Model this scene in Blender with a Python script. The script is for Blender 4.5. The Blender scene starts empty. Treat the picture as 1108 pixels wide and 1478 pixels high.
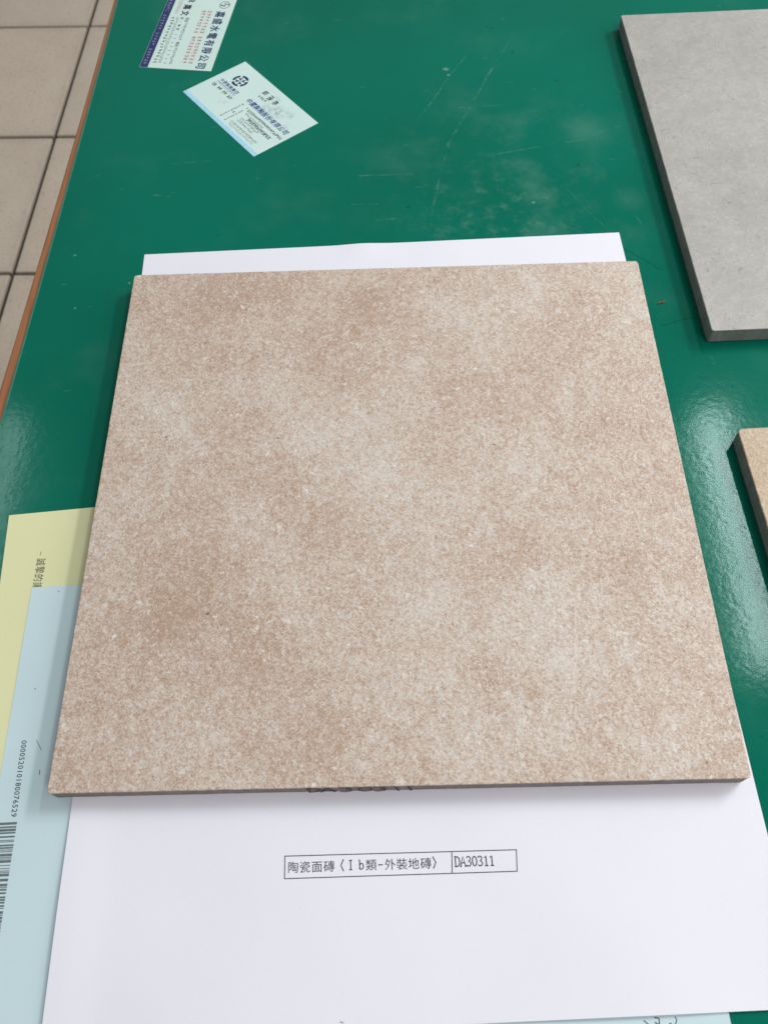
import bpy, math, random
import numpy as np
from mathutils import Matrix, Vector

scene = bpy.context.scene
COL = scene.collection
PI = math.pi

# ---------------------------------------------------------------- camera
cd = bpy.data.cameras.new('Camera')
cd.sensor_fit = 'VERTICAL'; cd.sensor_height = 36.0; cd.sensor_width = 27.0
cd.lens = 1228.3 / 1478 * 36.0
cd.clip_start = 0.01; cd.clip_end = 50
cam = bpy.data.objects.new('Camera', cd); COL.objects.link(cam)
cam.matrix_world = Matrix((
    (0.99961544, 0.02541636, 0.01109004, 0.00122055),
    (-0.01684482, 0.87422339, -0.48523161, -0.22402122),
    (-0.02202799, 0.48485820, 0.87431533, 0.38461711),
    (0, 0, 0, 1)))
cd.dof.use_dof = True
cd.dof.focus_distance = 0.43
cd.dof.aperture_fstop = 20.0
scene.camera = cam

# ---------------------------------------------------------------- indoor light
world = bpy.data.worlds.new('World'); scene.world = world; world.use_nodes = True
bg = world.node_tree.nodes['Background']
bg.inputs[0].default_value = (0.98, 0.98, 1.03, 1); bg.inputs[1].default_value = 0.235

def area(name, loc, target, sx, sy, power, color=(1, 1, 1), roll=0.0):
    l = bpy.data.lights.new(name, 'AREA'); l.shape = 'RECTANGLE'
    l.size = sx; l.size_y = sy; l.energy = power; l.color = color
    o = bpy.data.objects.new(name, l); COL.objects.link(o)
    d = (Vector(target) - Vector(loc)).normalized()
    q = d.to_track_quat('-Z', 'Y')
    o.matrix_world = Matrix.Translation(loc) @ q.to_matrix().to_4x4() @ Matrix.Rotation(roll, 4, 'Z')
    return o
# two fluorescent ceiling tubes running front to back (both mirror in the desk sheet)
area('ceiling_lamp_or_fill', (1.075, 1.00, 2.0), (1.075, 1.00, 0), 0.095, 0.90, 11, (0.80, 1.0, 1.0), 0)
area('ceiling_lamp_or_fill', (-1.30, 1.04, 2.0), (-1.30, 1.04, 0), 0.065, 0.95, 3.2, (0.80, 1.0, 1.0), 0)
# the brighter fixture further to the right, which throws the tiles' shadows
area('ceiling_lamp_or_fill', (2.25, 1.50, 2.0), (2.25, 1.50, 0), 0.36, 1.2, 58, (1.0, 1.0, 0.98), 0)
# added fill from above and behind the viewer; no fixture known there
area('ceiling_lamp_or_fill', (0.90, -1.10, 2.0), (0.3, 0.0, 0), 0.6, 1.2, 18, (1.0, 1.0, 0.98), 0)
# added soft fill, brighter towards the right; no window known there
area('right_fill', (1.35, 0.35, 0.80), (0.2, 0.15, 0), 1.4, 0.9, 12.5, (0.98, 0.98, 1.0), 0)

vs = scene.view_settings
vs.view_transform = 'Standard'; vs.look = 'None'; vs.exposure = 0.06; vs.gamma = 1.0
vs.use_curve_mapping = False

# ---------------------------------------------------------------- node helpers
def srgb(r, g, b):
    f = lambda c: (c / 255 / 12.92) if c <= 10 else ((c / 255 + 0.055) / 1.055) ** 2.4
    return (f(r), f(g), f(b), 1)

class NT:
    def __init__(self, name):
        self.m = bpy.data.materials.new(name); self.m.use_nodes = True
        self.t = self.m.node_tree; self.n = self.t.nodes
        self.b = self.n['Principled BSDF']
        self.co = self.n.new('ShaderNodeTexCoord').outputs['Object']
    def lk(self, a, b): self.t.links.new(a, b)
    def put(self, sock, v):
        if isinstance(v, bpy.types.NodeSocket): self.lk(v, sock)
        else: sock.default_value = v
    def noise(self, scale, detail=4, rough=0.55, dist=0.0, vec=None, w=None):
        k = self.n.new('ShaderNodeTexNoise')
        if w is not None:
            k.noise_dimensions = '4D'; k.inputs['W'].default_value = w
        self.lk(vec or self.co, k.inputs['Vector'])
        k.inputs['Scale'].default_value = scale; k.inputs['Detail'].default_value = detail
        k.inputs['Roughness'].default_value = rough; k.inputs['Distortion'].default_value = dist
        return k.outputs['Fac']
    def ncol(self, scale, detail=2):
        k = self.n.new('ShaderNodeTexNoise'); self.lk(self.co, k.inputs['Vector'])
        k.inputs['Scale'].default_value = scale; k.inputs['Detail'].default_value = detail
        return k.outputs['Color']
    def voro(self, scale, feature='F1', vec=None):
        k = self.n.new('ShaderNodeTexVoronoi'); k.feature = feature
        self.lk(vec or self.co, k.inputs['Vector']); k.inputs['Scale'].default_value = scale
        return k.outputs['Distance']
    def math(self, op, a, b=0.0, c=0.0, clamp=False):
        k = self.n.new('ShaderNodeMath'); k.operation = op; k.use_clamp = clamp
        self.put(k.inputs[0], a); self.put(k.inputs[1], b)
        if len(k.inputs) > 2: self.put(k.inputs[2], c)
        return k.outputs[0]
    def vm(self, op, a, b=None, s=None):
        k = self.n.new('ShaderNodeVectorMath'); k.operation = op
        self.put(k.inputs[0], a)
        if b is not None: self.put(k.inputs[1], b)
        if s is not None: self.put(k.inputs['Scale'], s)
        return k.outputs['Value'] if op in ('DOT_PRODUCT', 'LENGTH', 'DISTANCE') else k.outputs['Vector']
    def rng(self, v, a, b, c=0.0, d=1.0, smooth=True):
        k = self.n.new('ShaderNodeMapRange'); k.clamp = True
        if smooth: k.interpolation_type = 'SMOOTHSTEP'
        self.put(k.inputs[0], v)
        for i, x in enumerate((a, b, c, d)): self.put(k.inputs[1 + i], x)
        return k.outputs[0]
    def mix(self, f, a, b, mode='MIX'):
        k = self.n.new('ShaderNodeMix'); k.data_type = 'RGBA'; k.blend_type = mode
        self.put(k.inputs['Factor'], f)
        self.put(k.inputs[6], a); self.put(k.inputs[7], b)
        return k.outputs[2]
    def scalevec(self, sx, sy, sz=1.0, rz=0.0):
        k = self.n.new('ShaderNodeMapping'); self.lk(self.co, k.inputs['Vector'])
        k.inputs['Scale'].default_value = (sx, sy, sz); k.inputs['Rotation'].default_value = (0, 0, rz)
        return k.outputs['Vector']
    def bump(self, h, dist, strength=1.0, normal=None):
        k = self.n.new('ShaderNodeBump'); self.lk(h, k.inputs['Height'])
        k.inputs['Distance'].default_value = dist; k.inputs['Strength'].default_value = strength
        if normal: self.lk(normal, k.inputs['Normal'])
        return k.outputs['Normal']
    def warped(self, scale, amount):
        c = self.vm('SUBTRACT', self.ncol(scale), (0.5, 0.5, 0.5))
        return self.vm('ADD', self.co, self.vm('SCALE', c, s=amount))
    def seg(self, p, a, b, w):
        """1 on the line a-b, falling to 0 at distance w (metres)."""
        ax, ay = a; bx_, by_ = b; d2 = (bx_ - ax) ** 2 + (by_ - ay) ** 2
        flat = self.vm('MULTIPLY', p, (1, 1, 0))
        pa = self.vm('SUBTRACT', flat, (ax, ay, 0))
        h = self.math('MULTIPLY', self.vm('DOT_PRODUCT', pa, (bx_ - ax, by_ - ay, 0)), 1 / d2, clamp=True)
        q = self.vm('SUBTRACT', pa, self.vm('SCALE', (bx_ - ax, by_ - ay, 0), s=h))
        return self.rng(self.vm('LENGTH', q), 0.0, w, 1.0, 0.0)
    def blob(self, p, c, r):
        flat = self.vm('MULTIPLY', p, (1, 1, 0))
        return self.rng(self.vm('DISTANCE', flat, (c[0], c[1], 0)), 0.0, r, 1.0, 0.0)
    def done(self, col, rough, normal=None, spec=0.5, **kw):
        self.put(self.b.inputs['Base Color'], col); self.put(self.b.inputs['Roughness'], rough)
        self.b.inputs['Specular IOR Level'].default_value = spec
        if normal: self.lk(normal, self.b.inputs['Normal'])
        for k, v in kw.items(): self.put(self.b.inputs[k.replace('_', ' ')], v)
        return self.m

M = {}
# --- green vinyl desk sheet
t = NT('green_vinyl')
p = t.vm('ADD', t.warped(50, 0.006), t.vm('SCALE', t.vm('SUBTRACT', t.ncol(500), (0.5, 0.5, 0.5)), s=0.0012))
col = t.mix(t.rng(t.noise(5, 5), 0.3, 0.7), (0.001, 0.126, 0.080, 1), (0.001, 0.150, 0.098, 1))
grime = t.math('MULTIPLY', t.rng(t.noise(28, 6, 0.65), 0.45, 0.75), t.blob(p, (0.085, 0.235), 0.14))
grime2 = t.math('MULTIPLY', t.rng(t.noise(70, 5, 0.7), 0.48, 0.8), t.blob(p, (0.07, 0.20), 0.085))
haze = t.math('ADD', t.math('MULTIPLY', grime, 0.13), t.math('MULTIPLY', grime2, 0.24))
haze = t.math('ADD', haze, t.math('MULTIPLY', t.blob(p, (0.141, 0.282), 0.024), 0.07))
haze = t.math('ADD', haze, t.math('MULTIPLY', t.blob(p, (0.158, 0.215), 0.015), 0.06))
haze = t.math('ADD', haze, t.math('MULTIPLY', t.rng(t.noise(16, 6, 0.6, w=4.0), 0.52, 0.8), 0.05))
haze = t.math('ADD', haze, t.math('MULTIPLY', t.rng(t.noise(300, 2, 0.5, vec=t.scalevec(0.25, 1, 1, 0.5)), 0.70, 0.78), 0.10))
p2 = t.warped(22, 0.004)
pale = (0.30, 0.46, 0.39, 1)
brk = t.math('MULTIPLY', t.rng(t.noise(130, 5, 0.75), 0.42, 0.62), t.rng(t.noise(30, 3), 0.35, 0.6, 0.2, 1.0))
for a, b, w, s in [((-0.015, .2445), (0.020, .2448), .0011, .85), ((0.026, .2443), (0.036, .2445), .0010, .6),
                   ((-.0443, .2181), (-.0039, .217), .0006, .5), ((-.0041, .2024), (.0079, .2038), .0009, .6),
                   ((.096, .3855), (.0450, .275), .0010, .42), ((.045, .275), (.0293, .2061), .0012, .5),
                   ((.0673, .3786), (.0262, .3018), .0008, .42), ((.0688, .2605), (.1402, .2748), .0008, .4),
                   ((.1500, .2300), (.1650, .1850), .0007, .45), ((.1200, .2250), (.1500, .1700), .0006, .3),
                   ((.055, .312), (.090, .314), .0007, .28), ((.02, .232), (.10, .238), .0006, .28),
                   ((-.140, .262), (-.115, .263), .0007, .45), ((-.197, .2483), (-.188, .254), .0008, .35),
                   ((-.150, .232), (-.140, .230), .0010, .35), ((.170, .045), (.150, .020), .0006, .35),
                   ((.1835, .085), (.1838, .080), .0009, .7)]:
    haze = t.math('ADD', haze, t.math('MULTIPLY', t.math('MULTIPLY', t.seg(p2, a, b, w * 1.15), brk), s * 0.42))
for c, r in [((-.1580, .1550), .0012), ((-.1495, .158), .0011), ((-.195, .180), .0012), ((-.187, .136), .001), ((.047, .355), .003), ((.049, .348), .0015), ((.096, .214), .0016)]:
    haze = t.math('ADD', haze, t.math('MULTIPLY', t.blob(p, c, r), .5))
col = t.mix(t.math('MINIMUM', haze, 0.85), col, pale)
dark = t.rng(t.noise(90, 2, 0.5, w=2.0), 0.70, 0.76)
for a, b, w in [((.1606, .11), (.1816, .1145), .0006), ((.1122, .1964), (.1283, .1853), .0006), ((.1400, .1790), (.168, .1525), .0006)]:
    dark = t.math('MAXIMUM', dark, t.math('MULTIPLY', t.seg(p, a, b, w), 0.9))
col = t.mix(t.math('MULTIPLY', dark, 0.55), col, (0.004, 0.03, 0.022, 1))
h = t.math('ADD', t.math('MULTIPLY', t.noise(270, 2, 0.5), 1.0), t.math('MULTIPLY', t.noise(60, 2), 0.5))
rgh = t.math('ADD', t.math('ADD', 0.085, t.math('MULTIPLY', t.noise(35, 4), 0.05)), t.math('MULTIPLY', haze, 0.35))
M['green'] = t.done(col, rgh, t.bump(h, 0.000034, 1.0), 0.15)

t = NT('pale_green_lip')
M['lip'] = t.done(t.mix(t.noise(90, 3), (0.02, 0.16, 0.105, 1), (0.10, 0.30, 0.21, 1)), 0.22)

# --- varnished wooden desk edge
t = NT('brown_wood')
v = t.scalevec(60, 2.2, 60)
g = t.noise(9, 6, 0.6, 0.4, vec=v)
col = t.mix(t.rng(g, 0.3, 0.75), (0.50, 0.20, 0.080, 1), (0.34, 0.125, 0.048, 1))
M['wood'] = t.done(col, 0.38, t.bump(g, 0.00008, 0.5))
t = NT('dark_board')
M['board'] = t.done(t.mix(t.noise(30, 4), (0.08, 0.05, 0.03, 1), (0.12, 0.08, 0.05, 1)), 0.6)

# --- floor
t = NT('grey_beige_floor_tile')
inf = t.n.new('ShaderNodeObjectInfo').outputs['Random']
c = t.mix(t.rng(t.noise(9, 6, 0.6), 0.3, 0.7), (0.66, 0.535, 0.415, 1), (0.71, 0.59, 0.47, 1))
c = t.mix(t.rng(t.noise(160, 3, 0.6), 0.55, 0.75), c, (0.34, 0.30, 0.26, 1))
c = t.mix(t.math('MULTIPLY', inf, 0.25), c, (0.55, 0.50, 0.44, 1))
ax = t.vm('ABSOLUTE', t.co); e1 = t.vm('DOT_PRODUCT', ax, (1, 0, 0)); e2 = t.vm('DOT_PRODUCT', ax, (0, 1, 0))
edge = t.rng(t.math('ADD', t.math('MAXIMUM', e1, e2), t.math('MULTIPLY', t.math('SUBTRACT', t.noise(25, 4), 0.5), 0.03)), 0.170, 0.197)
c = t.mix(t.math('MULTIPLY', edge, 0.16), c, (0.22, 0.18, 0.15, 1))
c = t.mix(t.math('MULTIPLY', t.rng(t.noise(13, 3, 0.5, w=9.0), 0.66, 0.72), 0.25), c, (0.30, 0.26, 0.19, 1))
M['ftile'] = t.done(c, 0.42, t.bump(t.noise(120, 4), 0.0004, 0.3))
t = NT('dark_grout')
M['grout'] = t.done(t.mix(t.noise(40, 4), (0.045, 0.038, 0.034, 1), (0.08, 0.070, 0.062, 1)), 0.9)

# --- glazed tiles
def glaze(name, light, base, brown, speck, seed, attr=True, amp=1.0):
    t = NT(name)
    if attr:
        k = t.n.new('ShaderNodeAttribute'); k.attribute_name = 'mottle'; f = k.outputs['Fac']
    else:
        f = t.math('MULTIPLY', t.math('SUBTRACT', t.noise(22, 5, 0.6, 0.6, w=seed), 0.5), 1.9)
    f = t.math('ADD', f, t.math('MULTIPLY', t.math('SUBTRACT', t.noise(75, 7, 0.78, 0.9, w=seed), 0.5), 2.6 * amp))
    f = t.math('ADD', f, t.math('MULTIPLY', t.math('SUBTRACT', t.noise(360, 4, 0.75, 0.3, w=seed), 0.5), 3.0 * amp))
    for sc, am in ((1500, 0.5), (800, 0.34), (2600, 0.5)):
        k = t.n.new('ShaderNodeTexVoronoi'); t.lk(t.warped(900, 0.0008), k.inputs['Vector']); k.inputs['Scale'].default_value = sc
        f = t.math('ADD', f, t.math('MULTIPLY', t.math('SUBTRACT', t.vm('DOT_PRODUCT', k.outputs['Color'], (1, 0, 0)), 0.5), am * 2.2 * amp))
    col = t.mix(t.rng(f, -0.95, 0.15), light, base)
    col = t.mix(t.rng(f, 0.10, 1.15), col, brown)
    # pale flakes of grain, small and large
    fl = t.rng(t.noise(600, 3, 0.6, 0.8, w=seed + 1), 0.58, 0.68)
    fl = t.math('MULTIPLY', fl, t.rng(t.noise(60, 4, 0.6, w=seed + 2), 0.35, 0.65, 0.12, 0.85))
    col = t.mix(t.math('MULTIPLY', fl, 0.75 * amp), col, (light[0] * 1.12, light[1] * 1.15, light[2] * 1.18, 1))
    fl2 = t.rng(t.noise(210, 6, 0.8, 0.4, w=seed + 6), 0.565, 0.625)
    fl2 = t.math('MULTIPLY', fl2, t.rng(t.noise(40, 4, 0.6, w=seed + 8), 0.38, 0.60, 0.25, 1.0))
    col = t.mix(t.math('MULTIPLY', fl2, 0.9 * amp), col, (light[0] * 1.18, light[1] * 1.22, light[2] * 1.26, 1))
    k = t.n.new('ShaderNodeTexVoronoi'); t.lk(t.warped(700, 0.001), k.inputs['Vector']); k.inputs['Scale'].default_value = 290
    spark = t.math('MULTIPLY', t.rng(k.outputs['Distance'], 0.10, 0.30, 1.0, 0.0), t.rng(t.vm('DOT_PRODUCT', k.outputs['Color'], (0, 1, 0)), 0.62, 0.9))
    col = t.mix(t.math('MULTIPLY', t.math('MULTIPLY', spark, t.rng(t.noise(900, 2, w=seed), 0.4, 0.6)), 0.6 * amp), col, (light[0] * 1.2, light[1] * 1.25, light[2] * 1.3, 1))
    # darker brown pits
    pit = t.rng(t.noise(420, 4, 0.75, 0.5, w=seed + 3), 0.60, 0.70)
    pit = t.math('MULTIPLY', pit, t.rng(f, -0.3, 0.8, 0.25, 1.0))
    col = t.mix(t.math('MULTIPLY', pit, 0.85 * amp), col, speck)
    rare = t.rng(t.noise(210, 2, 0.5, 0.6, w=seed + 5), 0.735, 0.775)
    col = t.mix(t.math('MULTIPLY', rare, 0.7), col, (speck[0] * .5, speck[1] * .5, speck[2] * .5, 1))
    h = t.math('ADD', t.noise(420, 4, 0.6, w=seed), t.math('MULTIPLY', t.noise(150, 3, 0.6, w=seed), 0.9))
    return t.done(col, t.math('ADD', 0.40, t.math('MULTIPLY', t.noise(300, 2), 0.18)), t.bump(h, 0.0008, 0.6), 0.45)
M['glaze'] = glaze('beige_brown_glaze', (0.655, 0.590, 0.528, 1), (0.560, 0.437, 0.354, 1), (0.432, 0.288, 0.206, 1), (0.235, 0.13, 0.078, 1), 1.0)
M['glaze2'] = glaze('sandy_glaze', (0.56, 0.46, 0.36, 1), (0.50, 0.375, 0.255, 1), (0.41, 0.27, 0.155, 1), (0.25, 0.15, 0.08, 1), 7.0, False, 0.8)

t = NT('grey_stone_glaze')
f = t.math('ADD', t.math('MULTIPLY', t.math('SUBTRACT', t.noise(16, 5, 0.6, 0.8), 0.5), 0.9), t.math('MULTIPLY', t.math('SUBTRACT', t.noise(120, 6, 0.75, 0.3), 0.5), 1.0))
col = t.mix(t.rng(f, -0.55, 0.55), (0.330, 0.303, 0.280, 1), (0.520, 0.486, 0.458, 1))
for sc, am in ((1300, 0.35), (700, 0.3)):
    k = t.n.new('ShaderNodeTexVoronoi'); t.lk(t.warped(900, 0.0008), k.inputs['Vector']); k.inputs['Scale'].default_value = sc
    col = t.mix(t.math('MULTIPLY', t.vm('DOT_PRODUCT', k.outputs['Color'], (1, 0, 0)), am), col, (0.30, 0.285, 0.26, 1))
fl = t.rng(t.noise(420, 4, 0.7, 0.8), 0.56, 0.68)
col = t.mix(t.math('MULTIPLY', fl, 0.28), col, (0.60, 0.59, 0.57, 1))
pit = t.rng(t.noise(160, 5, 0.7, 1.0, vec=t.scalevec(0.8, 1.2, 1, 0.3), w=3.0), 0.60, 0.67)
col = t.mix(t.math('MULTIPLY', pit, 0.55), col, (0.17, 0.168, 0.16, 1))
M['grey'] = t.done(col, 0.45, t.bump(t.math('ADD', t.noise(300, 4), t.noise(90, 4)), 0.0003, 0.5))

def body_mat(name, a, b):
    t = NT(name)
    c = t.mix(t.rng(t.noise(120, 5, 0.65), 0.3, 0.7), a, b)
    st = t.rng(t.noise(60, 3, 0.6, vec=t.scalevec(5, 5, 0.15)), 0.4, 0.65)
    c = t.mix(t.math('MULTIPLY', st, 0.25), c, (a[0] * .6, a[1] * .6, a[2] * .6, 1))
    return t.done(c, 0.75, t.bump(t.noise(500, 4), 0.0002, 0.5), 0.3)
M['body'] = body_mat('brown_clay_body', (0.215, 0.185, 0.175, 1), (0.27, 0.235, 0.222, 1))
M['bodygrey'] = body_mat('grey_clay_body', (0.21, 0.22, 0.197, 1), (0.27, 0.28, 0.255, 1))

# --- papers, card and inks
def paper(name, col, var, rough=0.65, spec=0.3, marks=(), ink=(0.05, 0.06, 0.06, 1), fib=0.00004, smudges=()):
    t = NT(name)
    c = t.mix(t.rng(t.noise(14, 5), 0.3, 0.7), col, var)
    c = t.mix(t.math('MULTIPLY', t.rng(t.noise(700, 2), 0.55, 0.8), 0.15), c, (col[0] * .8, col[1] * .8, col[2] * .8, 1))
    if marks or smudges: p = t.warped(300, 0.0015)
    for a, b, w, s in marks:
        c = t.mix(t.math('MULTIPLY', t.seg(p, a, b, w), s), c, ink)
    for ctr, r, s in smudges:
        k = t.math('MULTIPLY', t.blob(p, ctr, r), t.rng(t.noise(260, 5, 0.7), 0.38, 0.62))
        c = t.mix(t.math('MULTIPLY', k, s), c, (0.20, 0.25, 0.27, 1))
    return t.done(c, rough, t.bump(t.noise(900, 3), fib, 0.5), spec)
M['white'] = paper('white_paper', (0.815, 0.795, 0.855, 1), (0.795, 0.775, 0.84, 1), marks=[((-.0325, -.2075), (-.0318, -.2078), .0005, .7)])
M['yellow'] = paper('yellow_paper', (0.73, 0.72, 0.41, 1), (0.755, 0.74, 0.44, 1))
M['blue'] = paper('pale_blue_paper', (0.55, 0.69, 0.725, 1), (0.58, 0.715, 0.745, 1))
M['card'] = paper('business_card', (0.60, 0.745, 0.69, 1), (0.63, 0.77, 0.715, 1), 0.35, 0.45)
M['card_scuffed'] = paper('scuffed_business_card', (0.60, 0.755, 0.71, 1), (0.63, 0.78, 0.735, 1), 0.35, 0.45,
    smudges=[((.018, .0125), .009, .75), ((.010, .0085), .008, .6), ((.026, .0165), .006, .6), ((.006, .020), .005, .4), ((.034, .008), .004, .4), ((-.016, -.012), .006, .25)])

def ink(name, c, rough=0.5):
    t = NT(name)
    return t.done(t.mix(t.rng(t.noise(2500, 2), 0.35, 0.7), c, (min(1, c[0] * 1.6 + .01), min(1, c[1] * 1.6 + .01), min(1, c[2] * 1.6 + .01), 1)), rough, None, 0.25)
M['black'] = ink('black_ink', (0.022, 0.024, 0.030, 1))
M['greyink'] = ink('grey_ink', (0.055, 0.065, 0.065, 1))
M['barink'] = ink('worn_black_ink', (0.11, 0.13, 0.135, 1))
M['navy'] = ink('navy_ink', (0.008, 0.022, 0.085, 1))
M['navyband'] = ink('navy_band_ink', (0.024, 0.030, 0.105, 1))
M['blueink'] = ink('blue_ink', (0.012, 0.055, 0.20, 1))
M['red'] = ink('red_ink', (0.48, 0.16, 0.15, 1))
M['lightblue'] = ink('light_blue_ink', (0.30, 0.53, 0.70, 1))
M['paleink'] = ink('pale_ink', (0.32, 0.38, 0.50, 1))
M['crumb'] = ink('brown_crumb_stuff', (0.16, 0.075, 0.03, 1), 0.8)

# ---------------------------------------------------------------- mesh helpers
def mesh(name, V, F, mat, parent=None, smooth=False):
    me = bpy.data.meshes.new(name)
    me.from_pydata([tuple(map(float, v)) for v in V], [], [tuple(map(int, f)) for f in F]); me.update()
    if mat: me.materials.append(mat)
    if smooth:
        for q in me.polygons: q.use_smooth = True
    o = bpy.data.objects.new(name, me); COL.objects.link(o)
    if parent: o.parent = parent
    return o
def empty(name, loc=(0, 0, 0), rz=0.0):
    o = bpy.data.objects.new(name, None); COL.objects.link(o); o.empty_display_size = 0.02
    o.location = loc; o.rotation_euler = (0, 0, rz); return o
def tag(o, label, cat, group=None):
    o['label'] = label; o['category'] = cat
    if group: o['group'] = group
    return o

def value_noise(x, y, scale, seed):
    rs = np.random.RandomState(seed); g = rs.rand(256, 256)
    u = x * scale; v = y * scale; i = np.floor(u).astype(int); j = np.floor(v).astype(int)
    fx = u - i; fy = v - j; fx = fx * fx * (3 - 2 * fx); fy = fy * fy * (3 - 2 * fy)
    a = g[i % 256, j % 256]; b = g[(i + 1) % 256, j % 256]; c = g[i % 256, (j + 1) % 256]; d = g[(i + 1) % 256, (j + 1) % 256]
    return (a * (1 - fx) + b * fx) * (1 - fy) + (c * (1 - fx) + d * fx) * fy
def fbm(x, y, scale, seed, octv=4):
    s = 0; a = 1; tot = 0
    for k in range(octv):
        s = s + a * value_noise(x + 7.3 * k, y + 3.1 * k, scale * 2 ** k, seed + k); tot += a; a *= 0.55
    return s / tot - 0.5

# ---------------------------------------------------------------- floor of square tiles
FZ = -0.80
def build_floor():
    V = [(-3.0, -1.2, FZ - .008), (1.8, -1.2, FZ - .008), (1.8, 3.4, FZ - .008), (-3.0, 3.4, FZ - .008)]
    fl = mesh('floor', V, [(0, 1, 2, 3)], M['grout']); fl['kind'] = 'structure'
    pitch = 0.395; gap = 0.0085; s = (pitch - gap) / 2; b = 0.0022
    V = []
    for r, z in ((s, -.008), (s, -b), (s - b * .35, -b * .3), (s - b, 0)):
        V += [(-r, -r, z), (r, -r, z), (r, r, z), (-r, r, z)]
    F = []
    for k in range(3):
        for i in range(4):
            j = (i + 1) % 4; F.append((4 * k + i, 4 * k + j, 4 * k + 4 + j, 4 * k + 4 + i))
    F.append((12, 13, 14, 15))
    me = bpy.data.meshes.new('floor_tile'); me.from_pydata(V, [], F); me.materials.append(M['ftile'])
    # joint crossing measured in the photo, and the direction of the joints
    ox, oy = -0.7011, 1.3707; ang = math.atan2(0.0262, 0.7895)   # lean of the long joint
    ux = Vector((math.cos(-ang), math.sin(-ang))); uy = Vector((-ux.y, ux.x))
    rnd = random.Random(4)
    for i in range(-4, 5):
        for j in range(-6, 4):
            c = Vector((ox, oy)) + ux * (i + .5) * pitch + uy * (j + .5) * pitch
            if not (-2.6 < c.x < 1.5 and -.9 < c.y < 3.1): continue
            o = bpy.data.objects.new('floor_tile', me); COL.objects.link(o); o.parent = fl
            o.location = (c.x, c.y, FZ + rnd.uniform(-.0004, .0004)); o.rotation_euler = (rnd.uniform(-.001, .001), rnd.uniform(-.001, .001), -ang)
build_floor()

# ---------------------------------------------------------------- desk
def build_desk():
    d = tag(empty('desk', (0.0, 0.0, FZ)), 'desk covered in scuffed green vinyl with a thin brown wooden edge', 'desk')
    off = Vector((0, 0, -FZ))
    L = lambda x, y, z: (x + off.x, y + off.y, z + off.z)
    ys = np.array([-.50, -.2, .0548, .1615, .2097, .3, .4551, .80])
    xi = np.array([-.2360, -.2258, -.2166, -.2127, -.2108, -.2088, -.2058, -.2000])      # where green meets wood
    yo = np.array([-.50, -.2, .0, .084, .1913, .3, .4553, .80])
    xo = np.array([-.2480, -.2350, -.2262, -.2224, -.2170, -.2139, -.2097, -.2015])
    yy = np.linspace(-.50, .80, 53)
    fi = np.polyfit(ys, xi, 4); fo = np.polyfit(yo, xo, 4)
    XI = np.polyval(fi, yy); XO = np.minimum(np.polyval(fo, yy), XI - .0028)
    R = 1.25
    # green sheet: rounded left lip then flat out to the right
    prof = [(0.0016, 0.0), (0.010, 0.0), (0.05, 0.0)]
    V = []; F = []
    for x, y in zip(XI, yy): V += [L(x + a, y, z) for a, z in prof] + [L(R - .01, y, 0)]
    n = 4
    for i in range(len(yy) - 1):
        for k in range(n - 1): F.append((i * n + k, i * n + k + 1, (i + 1) * n + k + 1, (i + 1) * n + k))
    o = mesh('vinyl_sheet', V, F, M['green'], d, True)
    V = []; F = []
    lip = [(0.0, -.0022), (0.0, -.0009), (0.0003, -.0003), (0.0008, -.00002), (0.0016, 0.0)]
    for x, y in zip(XI, yy): V += [L(x + a, y, z) for a, z in lip]
    n = 5
    for i in range(len(yy) - 1):
        for k in range(n - 1): F.append((i * n + k, i * n + k + 1, (i + 1) * n + k + 1, (i + 1) * n + k))
    mesh('sheet_lip', V, F, M['lip'], d, True)
    # wooden edge trim
    V = []; F = []
    for a, b, y in zip(XO, XI, yy):
        w = b - a
        V += [L(a + .0008, y, -.030), L(a, y, -.028), L(a, y, -.0040), L(a + .0006, y, -.0026), L(a + .0018, y, -.0018), L(b + .004, y, -.0016)]
    n = 6
    for i in range(len(yy) - 1):
        for k in range(n - 1): F.append((i * n + k, i * n + k + 1, (i + 1) * n + k + 1, (i + 1) * n + k))
    mesh('edge_trim', V, F, M['wood'], d, True)
    # board below and two plain supports
    def box(name, a, b, mat):
        V = [L(x, y, z) for z in (a[2], b[2]) for x, y in ((a[0], a[1]), (b[0], a[1]), (b[0], b[1]), (a[0], b[1]))]
        mesh(name, V, [(3, 2, 1, 0), (4, 5, 6, 7), (0, 1, 5, 4), (1, 2, 6, 5), (2, 3, 7, 6), (3, 0, 4, 7)], mat, d)
    box('tabletop', (-.192, -.499, -.030), (R, .799, -.0022), M['board'])
    box('side_panel', (-.10, -.42, FZ), (-.075, .72, -.0305), M['board'])
    box('side_panel', (1.10, -.42, FZ), (1.125, .72, -.0305), M['board'])
build_desk()

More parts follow.
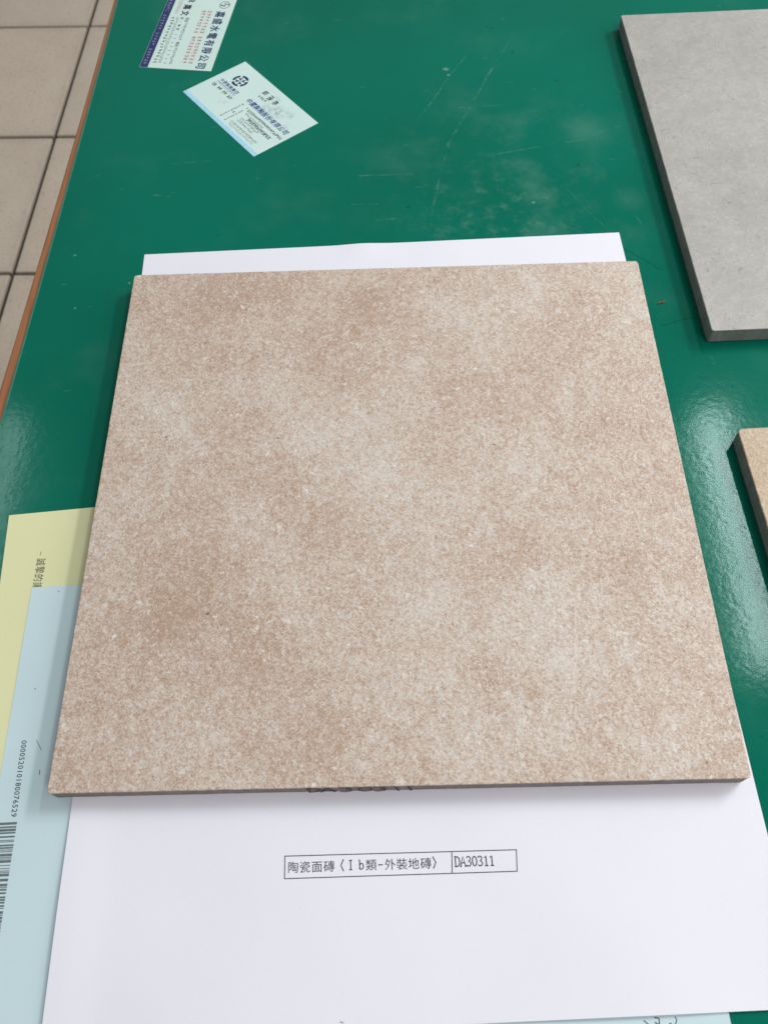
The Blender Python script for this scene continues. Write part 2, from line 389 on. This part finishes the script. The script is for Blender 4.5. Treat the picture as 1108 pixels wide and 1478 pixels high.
# ---------------------------------------------------------------- sheets of paper
def sheet(name, w, h, loc, rz, mat, zf=None, nx=40, ny=50, th=0.0001, as_root=True, parent=None):
    """a thin sheet with its own thickness; zf(u, v) lifts it locally"""
    us = np.linspace(-w / 2, w / 2, nx + 1); vs_ = np.linspace(-h / 2, h / 2, ny + 1)
    V = []
    for top in (1, 0):
        for v in vs_:
            for u in us: V.append((u, v, (zf(u, v) if zf else 0) + (th if top else 0)))
    n = nx + 1; N = n * (ny + 1); F = []
    for j in range(ny):
        for i in range(nx):
            a = j * n + i; F.append((a, a + 1, a + n + 1, a + n)); F.append((N + a, N + a + n, N + a + n + 1, N + a + 1))
    def wall(a, b):
        k = len(V); V.extend([V[a], V[N + a], V[N + b], V[b]]); F.append((k, k + 1, k + 2, k + 3))
    for i in range(nx): wall(i, i + 1); wall(ny * n + i + 1, ny * n + i)
    for j in range(ny): wall((j + 1) * n, j * n); wall(j * n + nx, (j + 1) * n + nx)
    o = mesh(name, V, F, mat, parent, True)
    for q in o.data.polygons:
        if q.index >= 2 * nx * ny: q.use_smooth = False
    o.location = loc; o.rotation_euler = (0, 0, rz)
    return o

# print: everything printed is collected as flat outlines in the sheet's own coordinates
_gc = {}
def glyph(ch, weight=0.0):
    if (ch, weight) not in _gc:
        c = bpy.data.curves.new('glyph', 'FONT'); c.body = ch; c.resolution_u = 2; c.offset = weight
        o = bpy.data.objects.new('glyph', c); COL.objects.link(o)
        bpy.context.view_layer.update()
        dg = bpy.context.evaluated_depsgraph_get(); me = bpy.data.meshes.new_from_object(o.evaluated_get(dg))
        _gc[ch, weight] = (np.array([v.co[:2] for v in me.vertices]).reshape(-1, 2), [tuple(q.vertices) for q in me.polygons])
        bpy.data.objects.remove(o); bpy.data.curves.remove(c); bpy.data.meshes.remove(me)
    return _gc[ch, weight]

STROKES = {
 'D': [[(.10, 0), (.10, .7)], [(.02, .7), (.24, .7), (.38, .58), (.42, .35), (.38, .12), (.24, 0), (.02, 0)]],
 'A': [[(.04, 0), (.23, .7), (.43, 0)], [(.11, .25), (.36, .25)], [(-.02, 0), (.11, 0)], [(.35, 0), (.49, 0)]],
 '3': [[(.07, .58), (.16, .69), (.29, .68), (.37, .57), (.33, .43), (.20, .37), (.34, .31), (.40, .17), (.32, .03), (.18, 0), (.06, .09)]],
 '0': [[(.24, .70), (.12, .60), (.07, .35), (.12, .09), (.24, 0), (.36, .09), (.41, .35), (.36, .60), (.24, .70)]],
 '1': [[(.12, .58), (.25, .70), (.25, 0)], [(.12, 0), (.38, 0)]],
 'I': [[(.24, 0), (.24, .7)], [(.12, .7), (.36, .7)], [(.12, 0), (.36, 0)]],
 'b': [[(.02, .72), (.10, .72), (.10, 0)], [(.10, .34), (.22, .46), (.36, .40), (.40, .22), (.34, .05), (.20, 0), (.10, .10)]],
 '-': [[(.06, .30), (.42, .30)]],
 '<': [[(.34, .80), (.12, .35), (.34, -.10)]],
 '>': [[(.12, .80), (.34, .35), (.12, -.10)]],
 'l': [[(.10, .68), (.22, 0)]],
 'a': [[(.02, 0), (.25, .66), (.46, .02)], [(.12, .24), (.38, .26)]],
 'd': [[(.08, .62), (.10, .02)], [(.02, .60), (.28, .62), (.44, .40), (.34, .12), (.08, .02)]],
 'z': [[(.05, .60), (.22, .68), (.38, .62), (.24, .42), (.38, .30), (.36, .10), (.18, .0), (.04, .06)]],
 'o': [[(.26, .62), (.08, .50), (.06, .18), (.22, .02), (.42, .14), (.44, .46), (.26, .62)]],
}
class Print:
    def __init__(self): self.V = []; self.F = []
    def add(self, V, F):
        n = len(self.V); self.V += [tuple(v) for v in V]; self.F += [tuple(i + n for i in f) for f in F]
    def quad(self, x0, y0, x1, y1): self.add([(x0, y0), (x1, y0), (x1, y1), (x0, y1)], [(0, 1, 2, 3)])
    def line(self, pts, w):
        pts = [Vector(q) for q in pts]; fine = [pts[0]]
        for a, b in zip(pts, pts[1:]):
            n = max(1, int((b - a).length / .0025)); fine += [a + (b - a) * (k + 1) / n for k in range(n)]
        pts = fine; L = []; R = []
        for i, q in enumerate(pts):
            a = pts[max(0, i - 1)]; b = pts[min(len(pts) - 1, i + 1)]; d = (b - a).normalized(); n = Vector((-d.y, d.x)) * w / 2
            L.append(q + n); R.append(q - n)
        k = len(pts); self.add(L + R, [(i, k + i, k + i + 1, i + 1) for i in range(k - 1)])
    def ring(self, cx, cy, r0, r1, a0=0, a1=2 * PI, n=40, sx=1.0):
        V = []; 
        for i in range(n + 1):
            a = a0 + (a1 - a0) * i / n
            V += [(cx + sx * r0 * math.cos(a), cy + r0 * math.sin(a)), (cx + sx * r1 * math.cos(a), cy + r1 * math.sin(a))]
        self.add(V, [(2 * i, 2 * i + 1, 2 * i + 3, 2 * i + 2) for i in range(n)])
    def char(self, ch, x, y, size, weight=0.0, sx=1.0, slant=0.0):
        V, F = glyph(ch, weight); self.add([(x + size * sx * (a + slant * b), y + size * b) for a, b in V], F)
    def text(self, s, x, y, size, pitch, weight=0.0, sx=1.0, slant=0.0):
        for k, ch in enumerate(s):
            if ch != ' ': self.char(ch, x + k * pitch, y, size, weight, sx, slant)
    def stroke(self, ch, x, y, size, w, sx=1.0):
        for s in STROKES[ch]: self.line([(x + size * a * sx, y + size * b) for a, b in s], w)
    def fill(self, n, x, y, size, pitch, seed, dense=3, lat=False, gaps=()):
        """lettering too small to read: cells of strokes in the size and rhythm of the print"""
        r = random.Random(seed)
        for k in range(n):
            if k in gaps: continue
            cx = x + k * pitch; w = size * (0.5 if lat else 0.9); t_ = size * 0.11
            hs = r.sample([0.0, .25, .5, .72, .9], dense if not lat else 2)
            for hh in hs:
                a = r.uniform(0, .25) * w; b = w - r.uniform(0, .25) * w
                self.quad(cx + a, y + size * hh - t_ / 2, cx + b, y + size * hh + t_ / 2)
            for q in range(1 if lat else 2):
                vx = cx + w * r.uniform(.1, .9); a = r.uniform(0, .3) * size; b = size * r.uniform(.7, 1)
                self.quad(vx - t_ / 2, y + a, vx + t_ / 2, y + b)
    def build(self, name, mat, parent, zf=None, z=0.00018, M4=None):
        V = []
        for a, b in self.V:
            V.append((a, b, (zf(a, b) if zf else 0) + z))
        return mesh(name, V, self.F, mat, parent)

def sm(x, a, b):
    q = min(1, max(0, (x - a) / (b - a))); return q * q * (3 - 2 * q)

# yellow sheet, lowest
yang = math.radians(4.6)
yr = Vector((math.cos(yang), math.sin(yang))); yu = Vector((-yr.y, yr.x))
ytl = Vector((-.1988, -.0070)); yc = ytl + yr * .105 - yu * .1485
yellow = sheet('yellow_paper', .210, .297, (yc.x, yc.y, .0002), yang, M['yellow'],
    lambda u, v: .0001 * math.exp(-((u + .098) / .01) ** 2) * (.5 + .5 * math.sin(v * 70)) , 60, 60)
tag(yellow, 'yellow sheet of paper poking out from under the pale blue sheet and the speckled tile', 'paper')
pr = Print()
def yl(x, y):
    q = Vector((x, y)) - yc; return q.dot(yr), q.dot(yu)
def down_text(pr, items, size, weight, to_local, ang, tall=1.0):
    """characters turned a quarter turn clockwise and set one below the other; items: (char, x, y) centre in world"""
    for ch, x, y in items:
        V, F = glyph(ch, weight); cx_, cy_ = to_local(x, y); ca, sa = math.cos(ang), math.sin(ang)
        P = []
        for a, b in V:
            a = (a - .5) * size; b = (b - .38) * size * tall; P.append((cx_ + ca * a - sa * b, cy_ + sa * a + ca * b))
        pr.add(P, F)
down_text(pr, [('誠', -.1771, -.0346), ('摯', -.1769, -.0390), ('的', -.1768, -.0434), ('謝', -.1766, -.0478)], .0043, -.004, yl, -PI / 2 - yang, 1.22)
down_text(pr, [('~', -.1777, -.0306)], .0040, -.01, yl, -PI / 2 - yang)
pr.build('printed_words', M['black'], yellow, None, .00022)

# pale blue sheet
bang = math.radians(1.7)
br_ = Vector((math.cos(bang), math.sin(bang))); bu = Vector((-br_.y, br_.x))
btl = Vector((-.1791, -.0486)); bc = btl + br_ * .1495 - bu * .105
zb = lambda u, v: .0001
blue = sheet('blue_paper', .299, .210, (bc.x, bc.y, .00045), bang, M['blue'], None, 40, 40)
tag(blue, 'pale blue printed form with a barcode, lying under the white sheet', 'paper')
def bl(x, y):
    q = Vector((x, y)) - bc; return q.dot(br_), q.dot(bu)
pr = Print()
num = '000052010180076529'
a = Vector((-.1683, -.1262)); b = Vector((-.1668, -.1578))
down_text(pr, [(ch, *(a + (b - a) * (k / 17))) for k, ch in enumerate(num)], .0034, .004, bl, -PI / 2)
pr.build('serial_number', M['black'], blue, None, .00016)
pr = Print(); rb = random.Random(12)
x0, y0 = bl(-.1650, -.1598); x1, _ = bl(-.1728, -.1598); y = y0
while y > y0 - .070:
    w = rb.choice([.00034, .00034, .00070, .00105]); pr.quad(x1, y - w, x0, y); y -= w + rb.choice([.00028, .00034, .0006, .0009])
pr.build('barcode', M['barink'], blue, None, .00016)
pr = Print()
def mark(pts, w): pr.line([bl(*q) for q in pts], w)
mark([(.0925, -.2378), (.0950, -.2400)], .0004)
mark([(.0968, -.2370), (.0985, -.2372), (.0984, -.2390), (.0972, -.2393)], .0005); mark([(.0968, -.2384), (.0978, -.2398)], .0005)
mark([(.1020, -.2392), (.1030, -.2390)], .0004); mark([(.1048, -.2368), (.1052, -.2380), (.1045, -.2392), (.1056, -.2398)], .0004)
mark([(-.1630, -.1246), (-.1598, -.1292)], .00022); mark([(-.1591, -.1378), (-.1588, -.1400)], .00032)
mark([(-.1655, -.0512), (-.1649, -.0513)], .0005); mark([(-.1683, -.1005), (-.1677, -.1006)], .0004)
pr.build('stray_marks', M['greyink'], blue, None, .00016)['kind'] = 'stuff'

# white sheet under the tile
wang = 0.02457
wr = Vector((math.cos(wang), math.sin(wang))); wu = Vector((-wr.y, wr.x))
wtl = Vector((-.1502, .1778)); wc = wtl + wr * .1485 - wu * .21
def zw(u, v):
    z = .00035 * sm(-v, -.06, .0)                                        # climbs onto the blue and yellow sheets
    z += .0011 * sm(-u, .125, .1485) * sm(-v, .05, .16)                    # front corner curls up a little
    z += .0009 * math.exp(-((u + .012) / .012) ** 2) * sm(v, .190, .21)    # ripple in the far edge
    z += .0005 * (1 + math.sin(u * 38 + 1.0 + v * 12)) * sm(-v, .15, .21)
    z += .00035 * (1 + math.sin(u * 24 - v * 31 + 2.0)) * sm(-v, .125, .19)
    z += .0002 * (1 + math.sin(u * 61 + v * 17)) * sm(-v, .13, .17)
    return z
white = sheet('white_paper', .297, .420, (wc.x, wc.y, .00030), wang, M['white'], zw, 70, 90)
tag(white, 'large white sheet with a printed box of text, under the speckled tile', 'paper')
def wl(x, y):
    q = Vector((x, y)) - wc; return q.dot(wr), q.dot(wu)
# printed box
TL = Vector(wl(-.0482, -.1760)); TR = Vector(wl(.0493, -.1754)); BR = Vector(wl(.0488, -.1838)); BL = Vector(wl(-.0480, -.1848))
def bx2(s, q): return (TL * (1 - s) + TR * s) * (1 - q) + (BL * (1 - s) + BR * s) * q
pr = Print(); lw = .00034
pr.line([TL, TR], lw); pr.line([BL, BR], lw); pr.line([TL + Vector((0, lw / 2)), BL - Vector((0, lw / 2))], lw); pr.line([TR + Vector((0, lw / 2)), BR - Vector((0, lw / 2))], lw)
pr.line([bx2(.7215, 0), bx2(.7215, 1)], lw)
pr.build('box_rule', M['black'], white, zw)
pr = Print()
px2s = lambda x: (x - 411) / 334.0
base = .72
def at(x, q=base): return bx2(px2s(x), q)
for ch, x in [('陶', 415), ('瓷', 432), ('面', 449.5), ('磚', 467), ('類', 527.5), ('外', 555), ('裝', 572), ('地', 589), ('磚', 606.5)]:
    q = at(x); pr.char(ch, q.x, q.y, .0048, -.002)
for ch, x in [('<', 490), ('I', 502), ('b', 517.5), ('-', 545), ('>', 623)]:
    q = at(x); pr.stroke(ch, q.x, q.y + .0002, .0052, .00042)
pr.build('printed_name', M['black'], white, zw)
pr = Print()
for k, ch in enumerate('DA30311'):
    q = bx2(px2s(655.5) + k * .0248, .70); pr.stroke(ch, q.x, q.y, .0055, .00044)
pr.build('printed_number', M['black'], white, zw)

# ---------------------------------------------------------------- ceramic tiles
BROWN = '-88,129 -101,84 -109,114 -30,97 -24,62 -91,23 -81,27 -139,16 -59,11 -55,-10 -3,28 -11,121 -133,138 -61,135 -40,-18 -109,3 -3,126 29,90 72,91 98,112 112,92 45,56 73,44 21,23 65,73 118,36 133,0 -90,-61 -101,-76 -66,-78 -141,-78 -38,-33 -127,-108 -109,-64 -60,-99 -30,-128 -100,-40 -80,-111 -48,-133 -33,-68 58,-105 59,-103 32,-104 91,-79 110,-71 122,-100 106,-53 133,-126 56,-34 73,-43 88,-142 135,-52 144,-147 45,-53'
LIGHT = '-87,67 -117,46 -60,64 -1,84 -42,3 -4,2 -137,-4 -15,45 -53,29 83,118 90,125 45,102 62,108 9,66 55,85 -1,12 79,9 70,-1 105,54 143,96 135,11 -60,-41 -132,-60 -53,-66 -51,-29 -90,-103 -105,-122 -108,-136 -84,-129 -53,-117 -31,-79 -13,-105 -138,-29 47,-88 24,-71 94,-56 95,-70 77,-93 75,-62 65,-123 40,-124 135,-69 111,-98 129,-123 12,-101 93,-95 123,-134 25,-130 7,-77 -4,-125 22,-110'
def pts(s): return [tuple(int(k) / 1000 for k in q.split(',')) for q in s.split()]

def tile(name, loc, rz, S, T, face_mat, body_mat_, n, relief, mottle=False, r=.0018, b=.00045, seed=3, chip=.00012):
    root = empty(name, loc, rz)
    e = np.array([0, .00010, .00022, .00038, .0006, .0010, .0018, .0028])
    xs = np.concatenate([-S + e, np.linspace(-S + .0028, S - .0028, n)[1:-1], S - e[::-1]])
    X, Y = np.meshgrid(xs, xs)                                      # rows: y
    qx = np.clip(X, -S + r, S - r); qy = np.clip(Y, -S + r, S - r)
    vx = X - qx; vy = Y - qy; ln = np.hypot(vx, vy); mx = np.maximum(abs(vx), abs(vy))
    k = np.where(ln > 1e-12, mx / np.maximum(ln, 1e-12), 1)
    PX = qx + vx * k; PY = qy + vy * k; d = np.clip(r - mx, 0, None)
    Z = np.full_like(X, T); bd = np.clip(b - d, 0, b)
    Z -= b - np.sqrt(np.maximum(b * b - bd * bd, 0))
    Z += relief * (2.0 * fbm(X + 1, Y + 1, 420, seed, 3) + 1.3 * fbm(X + 1, Y + 1, 110, seed + 9, 3)) * np.clip(d / .0008, .25, 1)
    # uneven, slightly chipped rim
    jit = chip * 2.4 * fbm(PX + 2, PY + 2, 260, seed + 21, 3) * np.clip(1 - d / .0016, 0, 1)
    rad = np.maximum(np.hypot(PX, PY), 1e-6)
    PX = PX + jit * PX / rad; PY = PY + jit * PY / rad
    N = len(xs)
    V = np.stack([PX.ravel(), PY.ravel(), Z.ravel()], 1)
    i, j = np.meshgrid(np.arange(N - 1), np.arange(N - 1)); a = (j * N + i).ravel()
    F = np.stack([a, a + 1, a + N + 1, a + N], 1)
    me = bpy.data.meshes.new('glazed_face'); me.vertices.add(len(V)); me.vertices.foreach_set('co', V.astype(np.float32).ravel())
    me.loops.add(F.size); me.loops.foreach_set('vertex_index', F.astype(np.int32).ravel())
    me.polygons.add(len(F)); me.polygons.foreach_set('loop_start', np.arange(0, F.size, 4, dtype=np.int32))
    me.update(calc_edges=True); me.polygons.foreach_set('use_smooth', np.ones(len(F), dtype=bool))
    me.materials.append(face_mat)
    if mottle:
        wx = X + .034 * fbm(X + 3, Y + 3, 60, 71, 6); wy = Y + .034 * fbm(X + 3, Y + 3, 60, 81, 6)
        f = np.zeros_like(X)
        for x, y in pts(BROWN): f += .24 * np.exp(-((wx - x) ** 2 + (wy - y) ** 2) / (2 * .0115 ** 2))
        for x, y in pts(LIGHT): f -= .24 * np.exp(-((wx - x) ** 2 + (wy - y) ** 2) / (2 * .0105 ** 2))
        for x, y, rr, am in ((-.010, .020, .045, -.20), (.060, -.105, .050, -.20), (.080, .110, .040, -.14), (-.120, .0, .030, -.08), (-.100, -.075, .045, .24), (-.090, .105, .045, .20), (-.030, .090, .03, .12), (.110, -.060, .040, .10), (.090, .070, .040, .08)):
            f += am * np.exp(-((wx - x) ** 2 + (wy - y) ** 2) / (2 * rr ** 2))
        f += .75 * fbm(X + 5, Y + 5, 28, 91, 5) + .08
        at_ = me.attributes.new('mottle', 'FLOAT', 'POINT'); at_.data.foreach_set('value', f.astype(np.float32).ravel())
    o = bpy.data.objects.new('glazed_face', me); COL.objects.link(o); o.parent = root
    # unglazed body under the glaze: side walls and underside
    ring = [(ii, 0) for ii in range(N)] + [(N - 1, jj) for jj in range(1, N)] + [(ii, N - 1) for ii in range(N - 2, -1, -1)] + [(0, jj) for jj in range(N - 2, 0, -1)]
    loop = np.array([(PX[jj, ii], PY[jj, ii], Z[jj, ii]) for ii, jj in ring])
    step = loop[::2] if len(loop) > 200 else loop
    K = len(step); rows = []
    for z, s in ((None, 0), (T - b - .0010, .00012), (.0009, .00010), (0.0, .0009)):
        P = step.copy(); l2 = np.hypot(P[:, 0], P[:, 1])
        P[:, 0] -= np.sign(P[:, 0]) * s * (abs(P[:, 0]) > S - r); P[:, 1] -= np.sign(P[:, 1]) * s * (abs(P[:, 1]) > S - r)
        if z is not None: P[:, 2] = z
        else: P[:, 2] -= .00002
        rows.append(P)
    V = np.concatenate(rows); F = []
    for q in range(3):
        for ii in range(K):
            jj = (ii + 1) % K; F.append((q * K + jj, q * K + ii, (q + 1) * K + ii, (q + 1) * K + jj))
    F.append(tuple(3 * K + ii for ii in range(K))[::-1])
    mesh('clay_body', V, F, body_mat_, root)
    return root

main = tile('floor_tile_sample', (0, 0, .00100), 0, .1502, .0098, M['glaze'], M['body'], 285, .00010, True)
tag(main, 'square beige tile with mottled brown speckles lying on the white sheet', 'tile', 'ceramic tile samples on the desk')
# marker writing on its front edge
pr = Print()
for k, (ch, x) in enumerate(zip('dazozll', (-.0395, -.0335, -.0255, -.0175, -.0108, -.0020, .0035))):
    pr.stroke(ch, x, .0006, .0124, .00105, 1.15 if ch in 'dazo' else 0.9)
V = [(a, -.1502 - .00022, min(b, .0093)) for a, b in pr.V]
mesh('marker_writing', V, pr.F, M['black'], main)

ga = math.atan2(-.0058, .3013)      # lean of the grey tile: its long side drifts right towards the viewer
gl = Vector((.1775, .3968)); gb = Vector((.1832, .0950)); gdir = (gl - gb).normalized(); gx = Vector((gdir.y, -gdir.x))
gc = (gl + gb) / 2 + gx * .1508
g = tile('floor_tile_sample', (gc.x, gc.y, .0001), math.atan2(gx.y, gx.x), .1508, .0104, M['grey'], M['bodygrey'], 120, .00006, r=.0016, b=.0005, seed=33)
tag(g, 'grey stone-look tile with a dark side edge, cut off by the picture edge', 'tile', 'ceramic tile samples on the desk')

bl0 = Vector((.1830, .0285)); bdir = Vector((-.0022, .0612)).normalized(); bxd = Vector((bdir.y, -bdir.x))
bcn = bl0 - bdir * .150 + bxd * .150
s = tile('floor_tile_sample', (bcn.x, bcn.y, .0001), math.atan2(bxd.y, bxd.x), .150, .0102, M['glaze2'], M['bodygrey'], 120, .00008, r=.0025, b=.0006, seed=53)
tag(s, 'sandy yellow-beige tile of which only one corner shows below the grey tile', 'tile', 'ceramic tile samples on the desk')

# ---------------------------------------------------------------- business cards
def card(name, c, deg, mat, label):
    o = sheet(name, .0905, .0540, (c[0], c[1], .00003), math.radians(deg), mat, None, 8, 6, .00022)
    return tag(o, label, 'business card', 'business cards on the desk')
ZC = .00030; mm = .001
c1 = card('business_card', (-.1438, .4096), -98.3, M['card'], 'white business card with a dark blue band and red lines, cut off at the top')
P = Print(); P.quad(-.0451, -.0268, .0451, -.0207); P.build('printed_band', M['navyband'], c1, None, ZC)
P = Print(); P.fill(26, -.043, -.0250, .0021, .0033, 5, gaps=(6, 13, 19)); P.build('band_lettering', M['paleink'], c1, None, ZC + .00006)
P = Print(); P.text('嘉盛水電有限公司', -.0283, .0153, .0080, .00915, .018, 1.0); P.build('company_name', M['navy'], c1, None, ZC)
P = Print(); P.ring(-.0367, .0192, .0036, .0040, n=36, sx=1.15)
P.line([(-.0372, .0226), (-.0385, .0190), (-.0352, .0196), (-.0366, .0160)], .0010); P.build('logo', M['navy'], c1, None, ZC)
P = Print(); P.line([(-.0352, .0196), (-.0366, .0160)], .0011)
for v, sd in ((.0083, 1), (.0037, 2)):
    P.fill(8, -.0285, v, .0030, .0038, sd, 4); P.fill(9, .0048, v, .0030, .0038, sd + 7, 4)
P.fill(14, -.0455, -.0172, .0026, .0017, 9, lat=True); P.build('red_lines', M['red'], c1, None, ZC)
P = Print(); P.text('嘉文', -.0349, -.0117, .0066, .0083, .025); P.fill(1, -.0432, -.0112, .0060, .007, 3, 4); P.build('printed_name', M['black'], c1, None, ZC)
P = Print()
P.text('電話', -.0180, -.0068, .0030, .0031); P.fill(14, -.0110, -.0065, .0025, .00155, 11, lat=True); P.text('傳真', .0128, -.0068, .0030, .0031); P.fill(13, .0200, -.0065, .0025, .00155, 12, lat=True)
P.text('統一編號', -.0180, -.0109, .0028, .0046); P.fill(8, .0035, -.0106, .0023, .0050, 13, lat=True)
P.fill(34, -.0180, -.0144, .0023, .0017, 14, lat=True)
P.fill(16, -.0180, -.0180, .0027, .0037, 15, 3); P.build('small_print', M['greyink'], c1, None, ZC)

c2 = card('business_card', (-.09305, .3188), -52.6, M['card_scuffed'], 'scuffed white business card with a round blue logo, turned slantwise')
P = Print(); P.quad(-.0451, -.0268, .0451, -.0236); P.build('printed_band', M['lightblue'], c2, None, ZC)
P = Print(); cx_, cy_ = -.0285, .0113
for q in range(4): P.ring(cx_, cy_, .0044, .0062, q * PI / 2 + .16 + PI / 4, (q + 1) * PI / 2 - .16 + PI / 4, 14)
for q in range(4):
    a = q * PI / 2 + PI / 4; d1 = Vector((math.cos(a), math.sin(a))); n1 = Vector((-d1.y, d1.x)); o_ = Vector((cx_, cy_))
    P.add([o_ + d1 * .0004, o_ + d1 * .0040 + n1 * .0019, o_ + d1 * .0030, o_ + d1 * .0040 - n1 * .0019], [(0, 2, 1), (0, 3, 2)])
P.build('logo', M['navy'], c2, None, ZC)
P = Print(); P.text('中國製釉集團', -.0395, .0008, .0034, .0037, .01); P.quad(-.0395, -.0006, -.0175, -.0003); P.fill(22, -.0395, -.0022, .0011, .00100, 4, lat=True); P.build('group_name', M['blueink'], c2, None, ZC)
P = Print(); P.text('中國製釉股份有限公司', -.0080, .0019, .0051, .0049, .014, .93, .15); P.build('company_name', M['blueink'], c2, None, ZC)
P = Print(); P.fill(3, -.0072, .0148, .0050, .0066, 21, 4); P.build('printed_name', M['black'], c2, None, ZC)
P = Print()
P.fill(11, -.0400, -.0060, .0026, .0022, 22, 4, gaps=(2, 5, 8)); P.fill(4, -.0060, .0112, .0022, .0023, 23, 3)
P.fill(22, .0020, -.0036, .0022, .00185, 24, 3); P.fill(13, .0100, -.0095, .0026, .0021, 25, 4)
for q in range(9):
    P.fill(1, -.0062, -.0030 - .0023 * q, .0017, .002, 30 + q, 3)
    if q != 1: P.fill(1, -.0004, -.0026 - .0023 * q, .0016, .002, 50 + q, 3)
    if q == 4: P.fill(1, -.0035, -.0030 - .0023 * q, .0019, .002, 70, 4)
P.fill(18, .004, -.0066, .0018, .0012, 41, lat=True); P.fill(18, .006, -.0122, .0019, .0012, 42, lat=True); P.fill(16, .006, -.0150, .0019, .0012, 43, lat=True)
P.fill(24, .0045, -.0190, .0021, .00128, 44, lat=True); P.fill(17, .0060, -.0216, .0019, .0017, 45, lat=True)
P.build('small_print', M['greyink'], c2, None, ZC)

# ---------------------------------------------------------------- crumb on the desk
rc = random.Random(8); V = []; F = []
n = 9; m_ = 6
for i in range(n):
    s_ = i / (n - 1); rr = .0007 * math.sin(PI * (0.06 + .88 * s_)) * rc.uniform(.6, 1.25)
    cx_ = (s_ - .5) * .0055; cy_ = .0006 * math.sin(s_ * 5 + .5)
    for k in range(m_):
        a = 2 * PI * k / m_; V.append((cx_ + rc.uniform(-.0002, .0002), cy_ + rr * math.cos(a), .0006 + rr * .75 * math.sin(a)))
for i in range(n - 1):
    for k in range(m_): F.append((i * m_ + k, i * m_ + (k + 1) % m_, (i + 1) * m_ + (k + 1) % m_, (i + 1) * m_ + k))
F += [tuple(range(m_))[::-1], tuple((n - 1) * m_ + k for k in range(m_))]
cr = mesh('crumb', V, F, M['crumb'], None, True); cr.location = (.1626, .1262, 0); cr.rotation_euler = (0, 0, math.radians(38))
tag(cr, 'tiny brown crumb on the green desk between the speckled tile and the grey tile', 'crumb')
